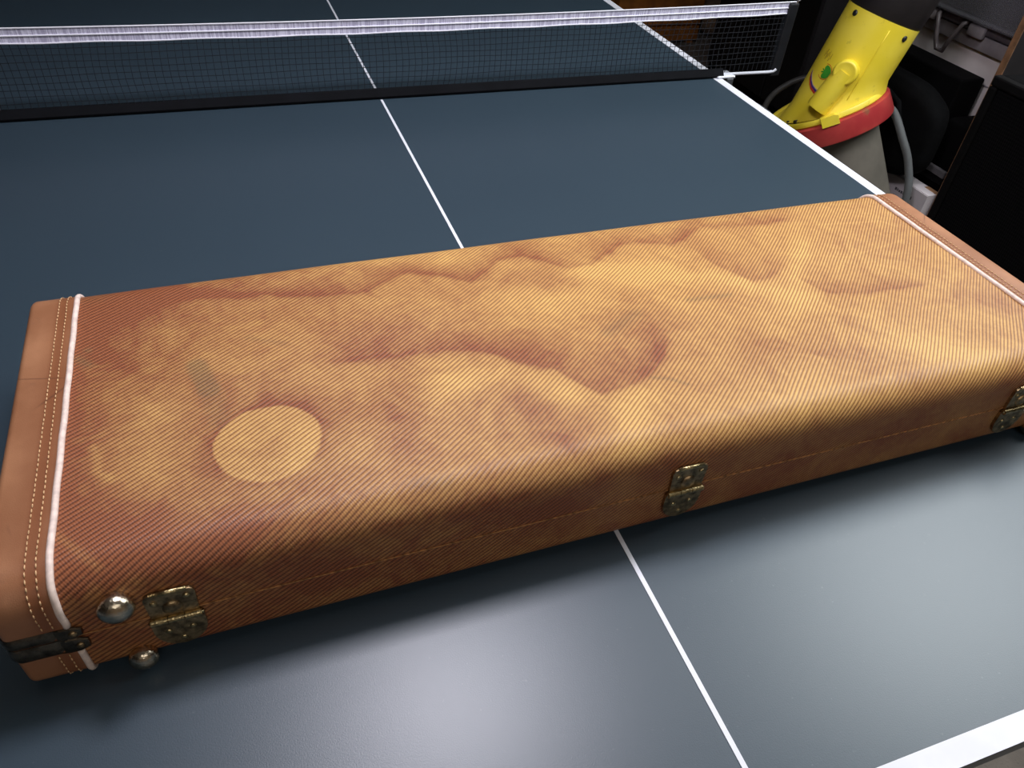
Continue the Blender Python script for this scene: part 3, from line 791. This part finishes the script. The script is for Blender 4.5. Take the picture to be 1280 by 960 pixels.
def carton():
    x0, x1, y0, y1, z1 = 1.574, 1.622, 1.364, 1.80, TZ-.383
    card = mat('brown_cardboard', srgb(150, 112, 80), .8)
    wh = mat('white_coated_card', srgb(214, 204, 206), .55, var=.04, scale=12)
    t = thing('carton', ((x0+x1)/2, (y0+y1)/2, 0), 'flat white printed carton with small dark lettering standing on edge behind the grey leg', 'box')
    MB().box(x0+.002, x1, y0, y1, 0, z1).link('body', wh, t)
    MB().box(x1-.016, x1+.0005, y0-.0005, y0+.05, z1-.02, z1+.0008).link('torn_corner', card, t)
    MB().box(x0, x0+.002, y0, y1, 0, z1-.002).link('front_face', wh, t)
    ink = mat('dark_grey_print', srgb(84, 78, 84), .6)
    mb = MB()
    for row, (ln, z) in enumerate(((.070, z1-.034), (.085, z1-.056))):
        y = y0+.118
        while y > y0+.118-ln:
            wdt = R.uniform(.003, .008); mb.box(x0-.0006, x0, y-wdt, y, z-.004, z+R.uniform(.002, .006)); y -= wdt+R.uniform(.002, .004)
    mb.link('printed_lettering', ink, t)
    mb = MB(); o = Vector((x0-.0004, 1.575, z1-.045))
    for k in range(28):
        g0, g1 = 2*PI*k/28, 2*PI*(k+1)/28
        mb.bm.faces.new([mb.bm.verts.new(o+Vector((0, rr*math.cos(g), rr*math.sin(g)))) for rr, g in ((.026, g0), (.030, g0), (.030, g1), (.026, g1))])
    mb.box(x0-.0006, x0, 1.567, 1.572, o.z-.013, o.z+.013); mb.box(x0-.0006, x0, 1.572, 1.583, o.z+.009, o.z+.013); mb.box(x0-.0006, x0, 1.572, 1.583, o.z-.002, o.z+.002)
    mb.link('round_symbol', ink, t)
carton()
def shelf_things():
    z = TZ-.40
    # flat black box with a grey bar on top
    t = thing('equipment_box', (1.70, 1.53, z), 'flat black equipment box with a grey front bar on the middle shelf', 'box')
    MB().box(1.632, 1.742, 1.385, 1.70, z, z+.058, .006, 2).link('body', M_BLACK, t)
    MB().box(1.612, 1.625, 1.375, 1.535, z+.060, z+.080, .003, 2).link('grey_bar', mat('grey_plastic', srgb(84, 80, 82), .45), t)
    MB().box(1.616, 1.626, 1.375, 1.535, z+.040, z+.061, .001, 1).link('bar_bracket', M_BLACK, t)
    tag(MB().box(1.640, 1.742, 1.366, 1.468, z+.059, z+.205, .012, 3).link('small_case', M_BLACK, None, auto=.6), 'small black case wedged right of the black hard case', 'case')
    # red thing left of it
    tag(MB().box(1.610, 1.624, 1.560, 1.615, z+.018, z+.085, .008, 3).link('red_case', mat('dark_red_plastic', srgb(140, 30, 44), .5)), 'small dark red case standing behind the grey tube leg', 'case')
    # black hard case standing on the flat box
    t = thing('hard_case', (1.75, 1.62, z), 'black hard case with square top corner standing before the white tote', 'case')
    MB().box(1.64, 1.725, 1.475, 1.95, z+.059, TZ-.097, .006, 2).link('body', M_BLACK, t)
    MB().box(1.634, 1.642, 1.475, 1.95, z+.17, z+.18, .002, 1).link('trim_band', M_STEEL_BLACK, t)
    for y in (1.58, 1.82): MB().box(1.628, 1.642, y, y+.05, z+.155, z+.20, .003, 1).link('clasp', M_STEEL_BLACK, t)
    # soft black bag slumped in front
    bm = bmesh.new(); bmesh.ops.create_uvsphere(bm, u_segments=48, v_segments=28, radius=1)
    for v in bm.verts:
        x, y, zz = v.co; s = lambda q, e: math.copysign(abs(q)**e, q)
        fold = .04*math.sin(9*y+4*zz)+.03*math.sin(13*x+6*y)
        v.co = Vector((1.555+.045*s(x, .5)*(1+fold), 1.625+.225*s(y, .5), z+.152+.128*s(zz, .5)*(1+.06*math.sin(3*y+1))+.010*fold))
    me = bpy.data.meshes.new('bag_body'); bm.to_mesh(me); bm.free()
    t = thing('duffel_bag', (1.555, 1.60, z), 'slumped black nylon bag hanging over the middle shelf edge', 'bag')
    link_mesh('bag_body', me, M_BLACKCLOTH, t, True)
    MB().tube([(1.510, 1.50, z+.17), (1.500, 1.53, z+.23), (1.50, 1.60, z+.25), (1.502, 1.67, z+.23), (1.512, 1.70, z+.17)], .008, 8).link('bag_handle', M_BLACKCLOTH, t, True)
def tote():
    z0 = TZ-.399
    x0, x1, y0, y1 = 1.745, 2.09, 1.365, 1.93
    body = mat('milky_plastic', srgb(232, 220, 218), .45, var=.05, scale=6)
    rimm = mat('grey_lid_plastic', srgb(150, 142, 146), .4, var=.08)
    clear = mat('clear_plastic', srgb(226, 224, 232), .12, var=.02, trans=.85)
    t = thing('storage_tote', ((x0+x1)/2, (y0+y1)/2, z0), 'milky white storage tote with grey rim and clear latch behind the black hard case', 'box')
    top = TZ-.012
    MB().box(x0, x1, y0, y1, z0, top-.03, .02, 3).link('body', body, t, auto=.6)
    MB().box(x0-.002, x0+.001, y0+.01, y1-.01, top-.112, top-.108, .001, 1).link('moulded_line', rimm, t)
    MB().box(x0-.014, x1+.004, y0-.004, y1+.006, top-.034, top+.004, .004, 2).link('rim', rimm, t, auto=.6)
    MB().box(x0-.018, x1+.004, y0-.004, y1+.006, top+.006, top+.030, .008, 2).link('lid', mat('smoky_lid', srgb(96, 88, 94), .3, var=.1), t, auto=.6)
    # latch: a bent loop
    yl = 1.66
    lt = MB().tube([(x0-.022, yl-.052, top+.024), (x0-.034, yl-.048, top+.020), (x0-.036, yl-.022, top-.040), (x0-.030, yl-.012, top-.066), (x0-.030, yl+.012, top-.066), (x0-.036, yl+.022, top-.040), (x0-.034, yl+.048, top+.020), (x0-.022, yl+.052, top+.024)], .0065, 8).link('latch', mat('smoky_latch', srgb(112, 102, 104), .25), t, True)
    MB().box(x0-.030, x0-.014, yl-.12, yl-.062, top-.004, top+.028, .006, 2).link('latch_pad', rimm, lt, auto=.6)
    MB().box(x0-.030, x0-.014, yl+.062, yl+.11, top-.004, top+.028, .006, 2).link('latch_pad', rimm, lt, auto=.6)
    # clear box stacked on the tote
    zc = top+.031; h = .16
    t = thing('clear_box', ((x0+x1)/2, (y0+y1)/2, zc), 'clear plastic box stacked on top of the milky tote at the upper edge', 'box')
    mb = MB()
    a0, a1, b0, b1 = x0-.03, x1-.02, y0+.055, y1
    mb.box(a0, a1, b0, b1, zc, zc+.006, .002, 1)
    for q in ((a0, a0+.004, b0, b1), (a1-.004, a1, b0, b1), (a0+.004, a1-.004, b0, b0+.004), (a0+.004, a1-.004, b1-.004, b1)): mb.box(*q, zc+.006, zc+h)
    mb.link('body', clear, t)
    MB().tube([(a0, b0, zc+.006), (a1, b0, zc+.006), (a1, b1, zc+.006), (a0, b1, zc+.006)], .006, 8, closed=True).link('base_rim', clear, t)
    MB().box(a0+.02, a1-.02, b0+.02, b1-.04, zc+.008, zc+.10, .02, 2).link('dark_contents', mat('dark_contents', srgb(40, 38, 52), .7), t)
shelf_things()
tote()
def back_clutter():
    x0, x1, y0, y1 = 2.08, 2.58, 2.35, 3.35
    t = thing('wardrobe', ((x0+x1)/2, (y0+y1)/2, 0), 'tall black cupboard in shadow beyond the net post', 'cupboard')
    MB().box(x0+.02, x1, y0, y1, 0, 1.9, .005, 1).link('carcass', M_BLACK, t)
    for k in range(2):
        d = MB().box(x0, x0+.02, y0+.004+k*.5, y0+.496+k*.5, .06, 1.88, .004, 1).link('door', mat('black_door', srgb(16, 15, 16), .55), t)
        MB().tube([(x0-.02, y0+(.44 if k == 0 else .56), .9), (x0-.02, y0+(.44 if k == 0 else .56), 1.1)], .006, 8).link('handle', M_STEEL_BLACK, d)
    # orange brown wooden crate on the floor, seen through the net
    wood = mat('orange_wood', srgb(170, 104, 40), .6, var=.15, scale=20)
    X, Y, Z = 2.02, 3.98, 0
    t = thing('wooden_crate', (X, Y, 0), 'orange brown wooden crate on the floor seen through the net', 'crate')
    for k in range(3):
        for y in (Y-.20, Y+.185): MB().box(X-.26, X+.26, y, y+.015, .02+k*.085, .095+k*.085).link('plank', wood, t)
        for x in (X-.26, X+.245): MB().box(x, x+.015, Y-.185, Y+.185, .02+k*.085, .095+k*.085).link('plank', wood, t)
    MB().box(X-.245, X+.245, Y-.185, Y+.185, .02, .032).link('bottom_board', wood, t)
    for x in (X-.245, X+.205):
        for y in (Y-.185, Y+.145): MB().box(x, x+.04, y, y+.04, 0, .27).link('corner_post', wood, t)
    bm = bmesh.new(); bmesh.ops.create_icosphere(bm, subdivisions=4, radius=1)
    for v in bm.verts:
        x, y, zz = v.co; k = 1+.10*math.sin(5*x+2*y)+.08*math.sin(7*y+3*zz)
        v.co = Vector((2.52+.16*x*k, 3.95+.16*y*k, max(0, .10+.11*zz*k)))
    me = bpy.data.meshes.new('cloth_bundle'); bm.to_mesh(me); bm.free()
    tag(link_mesh('cloth_bundle', me, mat('beige_cloth', srgb(150, 124, 100), .85, var=.2, scale=8), None, True), 'beige cloth bundle on the floor right of the wooden crate', 'cloth')
back_clutter()
